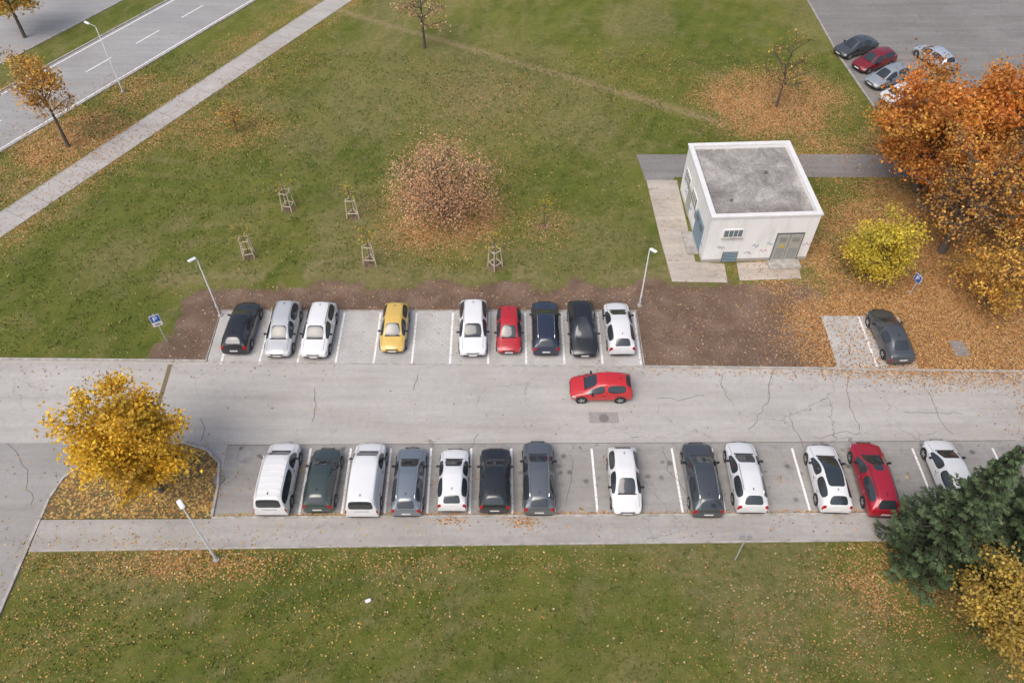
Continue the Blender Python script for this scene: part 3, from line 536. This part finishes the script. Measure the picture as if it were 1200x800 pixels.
def car(typ,col,loc,head,L=4.2,W=1.8,H=None,metal=.0,rails=False,roofglass=False,name='parked_car',vanpanel=False,ribs=False,sunroof=False):
    st,ic,ie,ib=ST[typ]; H=H or REFH[typ]; k=H/REFH[typ]; E=empty(name,(loc[0],loc[1],.012),math.radians(head))
    xs=lambda u:(.5-u)*L; seams=[xs(st[ic][0])-.10,xs((st[5][0]+st[6][0])/2),xs(st[7][0])]
    pm=paint(col,metal,seams,st[ib][3]*k,L); mats=[pm,M_glass,M_head,M_tail,M_plas]
    bm=bmesh.new(); G=[]
    for u,wf,zb,zl,zt,wt in st:
        hw=W/2*wf; wt=W/2*wt; zb*=k;zl*=k;zt*=k
        cs=[(hw*.92,zb),(hw*.995,zb+.13),(hw*1.0,(zb+zl)/2+.05),(hw*.965,zl),(wt,zt-.035),(wt-.085,zt),(wt*.45,zt+.03),(0,zt+.038)]
        row=[bm.verts.new((xs(u),-yy,zz)) for yy,zz in cs]+[bm.verts.new((xs(u),yy,zz)) for yy,zz in reversed(cs[:-1])]
        G.append(row)
    n=len(st); m=len(G[0])
    def jj(j): return j if j<7 else m-2-j
    for i in range(n-1):
        for j in range(m-1):
            f=bm.faces.new((G[i][j],G[i][j+1],G[i+1][j+1],G[i+1][j])); J=jj(j); mi=0
            if J==3 and ic<=i<ie and i!=ib and not (vanpanel and i>5): mi=1
            if i==ic and J>=5: mi=1
            if i==ie and J>=5: mi=1
            if i==1 and J in(2,): mi=2
            if typ=='sedan':
                if i==n-2 and J==2: mi=3
            elif i==n-3 and J in(2,3): mi=3
            if (roofglass and 4<=i<=6 and J>=5) or (sunroof and i==4 and J>=6): mi=1
            if J==0: mi=4
            f.material_index=mi; f.smooth=True
        f=bm.faces.new((G[i][0],G[i+1][0],G[i+1][m-1],G[i][m-1])); f.material_index=4
    for row,fr in ((G[0],True),(G[-1],False)):
        for j in range(7):
            vs=[row[j],row[j+1],row[m-2-j],row[m-1-j]] if j<6 else [row[6],row[7],row[8]]
            if fr: vs=vs[::-1]
            f=bm.faces.new(vs); f.smooth=True; f.material_index=4 if (j in(0,) or (fr and j==1)) else 0
    bmesh.ops.recalc_face_normals(bm,faces=bm.faces)
    cl=bm.edges.layers.float.new('crease_edge')
    for e in bm.edges:
        fs=e.link_faces
        if len(fs)==2 and fs[0].material_index!=fs[1].material_index: e[cl]=.75
        elif e.verts[0] in G[0] and e.verts[1] in G[0]: e[cl]=.3
    me=bpy.data.meshes.new('body'); bm.to_mesh(me); bm.free()
    for q in mats: me.materials.append(q)
    o=bpy.data.objects.new('body',me); link(o,E); sb=o.modifiers.new('s','SUBSURF'); sb.levels=2; sb.render_levels=2
    r=.315*(1.08 if typ in('suv','van') else 1); hw=W/2
    for wi,(u,sd) in enumerate(((.185,1),(.185,-1),(.80,1),(.80,-1))):
        x=xs(u); bm=bmesh.new()
        def cyl(rad,dep,yc,mi,seg=26):
            rr=bmesh.ops.create_cone(bm,cap_ends=True,segments=seg,radius1=rad,radius2=rad,depth=dep,matrix=Matrix.Translation((x,yc,r))@Matrix.Rotation(math.pi/2,4,'X'))
            for v in rr['verts']:
                for f in v.link_faces: f.material_index=mi
        cyl(r+.05,.06,sd*(hw-.028),3); cyl(r,.22,sd*(hw-.10),0); cyl(r*.70,.01,sd*(hw+.012),3); cyl(r*.18,.015,sd*(hw+.018),1)
        for s in range(5):
            an=s*6.2832/5; rr=bmesh.ops.create_cube(bm,size=1,matrix=Matrix.Translation((x,sd*(hw+.018),r))@Matrix.Rotation(an,4,'Y')@Matrix.Translation((r*.38,0,0))@Matrix.Diagonal((r*.62,.012,.065,1)))
            for v in rr['verts']:
                for f in v.link_faces: f.material_index=1
        me=bpy.data.meshes.new('wheel'); bm.to_mesh(me); bm.free()
        for q in (M_tire,M_rim,M_plas,M_plas): me.materials.append(q)
        link(bpy.data.objects.new('wheel_%d'%(wi+1),me),E)
    zb=st[ic][3]*k
    for s in (1,-1):
        box('mirror_%s'%('l' if s>0 else 'r'),(.13,.2,.13),(xs(st[ic][0])-.42,s*(hw+.05),zb+.06),pm if col[0]>.05 else M_plas,E,.035)
        for dx in (seams[1]+.12,seams[2]+.12): box('door_handle',(.16,.03,.03),(dx,s*(hw-.012),zb-.1),M_chrome if metal else M_plas,E,.008)
        if rails:
            V=[];F=[]; wt=W/2*st[6][5]-.03; zt=st[6][4]*k
            tube(V,F,[(xs(st[4][0])-.12,s*wt*.97,zt-.05),(xs(st[4][0])-.3,s*wt,zt+.045),(xs(.6),s*wt,zt+.06),(xs(st[8][0])+.25,s*wt*.97,zt+.03),(xs(st[8][0])+.1,s*wt*.95,zt-.06)],[.018]*5,6); mesh_obj('roof_rail_%s'%('l' if s>0 else 'r'),V,F,M_chrome if rails=='c' else M_plas,E)
    box('number_plate_front',(.015,.5,.11),(L/2+.005,0,.46*k),M_plate,E); box('number_plate_rear',(.015,.5,.11),(-L/2-.003,0,(.62 if typ!='sedan' else .7)*k),M_plate,E)
    box('grille',(.03,.8,.10),(L/2-.005,0,.585*k if typ in('hatch','wagon','sedan') else .66*k),M_plas,E,.01)
    xc=xs(st[ic][0]); zc=st[ic][4]*k+.045
    box('cowl',(.1,W*.6,.02),(xc+.02,0,zc-.012),M_plas,E,.006)
    box('aerial',(.14,.03,.06),(xs(st[8][0])+.35,0,st[7][4]*k+.045),M_plas,E,.01)
    box('rear_light_bar',(.02,W*.45,.03),(xs(st[ie+1][0])-.03,0,st[ie+1][4]*k-.14),M_plas,E)
    if ribs:
        for q in range(7): box('roof_rib_%d'%q,(.05,W*.62,.025),(xs(.40+q*.085),0,1.78*k+.055),M_par,E,.008)
        for s in(1,-1): box('roof_bar_%d'%s,(L*.6,.04,.05),(xs(.65),s*W*.36,1.78*k+.07),M_par,E,.01)
    return E
WH=(.78,.785,.785); DG=(.10,.11,.12); BK=(.024,.025,.028); NV=(.035,.045,.08); RD=(.45,.02,.028); YL=(.68,.46,.11); GN=(.07,.095,.088); GB=(.26,.295,.33)
U=34.25
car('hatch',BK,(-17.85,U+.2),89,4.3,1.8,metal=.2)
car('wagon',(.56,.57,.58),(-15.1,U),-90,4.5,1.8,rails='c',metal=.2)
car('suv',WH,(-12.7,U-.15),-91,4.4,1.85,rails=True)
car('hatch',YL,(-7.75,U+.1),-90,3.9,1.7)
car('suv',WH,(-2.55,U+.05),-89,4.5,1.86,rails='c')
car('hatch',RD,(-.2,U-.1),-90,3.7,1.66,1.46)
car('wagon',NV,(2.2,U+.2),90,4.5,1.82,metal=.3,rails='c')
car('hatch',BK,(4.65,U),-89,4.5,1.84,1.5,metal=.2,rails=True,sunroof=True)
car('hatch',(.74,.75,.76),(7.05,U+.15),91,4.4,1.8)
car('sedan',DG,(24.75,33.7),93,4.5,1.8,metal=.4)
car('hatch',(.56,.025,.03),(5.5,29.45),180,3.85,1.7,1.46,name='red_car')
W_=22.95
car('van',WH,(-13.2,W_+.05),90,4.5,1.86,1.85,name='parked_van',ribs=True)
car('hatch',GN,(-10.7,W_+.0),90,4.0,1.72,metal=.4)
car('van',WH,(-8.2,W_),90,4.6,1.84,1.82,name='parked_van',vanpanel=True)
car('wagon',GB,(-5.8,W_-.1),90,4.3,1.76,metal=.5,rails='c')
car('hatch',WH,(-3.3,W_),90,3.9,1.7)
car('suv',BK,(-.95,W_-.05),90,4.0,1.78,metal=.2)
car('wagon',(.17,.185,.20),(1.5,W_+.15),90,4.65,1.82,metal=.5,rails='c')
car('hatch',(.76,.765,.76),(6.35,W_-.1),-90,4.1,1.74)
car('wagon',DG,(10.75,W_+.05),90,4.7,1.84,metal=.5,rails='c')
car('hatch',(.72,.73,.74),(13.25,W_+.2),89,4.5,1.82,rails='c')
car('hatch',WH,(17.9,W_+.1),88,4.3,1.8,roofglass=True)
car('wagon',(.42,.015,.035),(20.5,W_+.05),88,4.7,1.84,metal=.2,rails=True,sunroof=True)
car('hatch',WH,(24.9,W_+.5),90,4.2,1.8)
for ty,c,l,h in (('sedan',(.08,.09,.1),(32.9,70.2),205),('hatch',(.26,.02,.03),(33.9,67.7),208),('hatch',(.36,.39,.42),(34.3,64.9),207),('sedan',(.68,.7,.72),(34.8,62.2),30),('wagon',(.5,.56,.64),(39.8,68.4),110)):
    car(ty,c,l,h,4.3,1.78,metal=.3 if c[0]<.6 else 0)
# ------------------------------------------------------------------ light, sky, camera
w=bpy.data.worlds.new('World'); S.world=w; w.use_nodes=True; nt=w.node_tree
sk=nt.nodes.new('ShaderNodeTexSky'); sk.sky_type='NISHITA'; sk.sun_disc=False; sk.sun_elevation=math.radians(58); sk.sun_rotation=math.radians(215); sk.air_density=1.; sk.dust_density=5; sk.ozone_density=.8
bg=nt.nodes['Background']; nt.links.new(sk.outputs[0],bg.inputs[0]); bg.inputs[1].default_value=.15
sl=bpy.data.lights.new('sun','SUN'); sl.energy=1.5; sl.angle=math.radians(45); sl.color=(1,.97,.93); so=bpy.data.objects.new('sun',sl); link(so)
az=math.radians(215); el=math.radians(58); dv=Vector((math.sin(az)*math.cos(el),math.cos(az)*math.cos(el),math.sin(el))); so.rotation_euler=dv.to_track_quat('Z','Y').to_euler(); so.location=dv*80
cam=bpy.data.cameras.new('camera'); cam.sensor_width=36; cam.lens=27.6; cam.clip_end=3000; co=bpy.data.objects.new('camera',cam); co.location=(0,0,39.4); co.rotation_euler=(math.radians(40.5),0,0); link(co); S.camera=co
S.view_settings.view_transform='Standard'; S.view_settings.look='None'; S.view_settings.exposure=0
print('OBJ',len(bpy.data.objects))
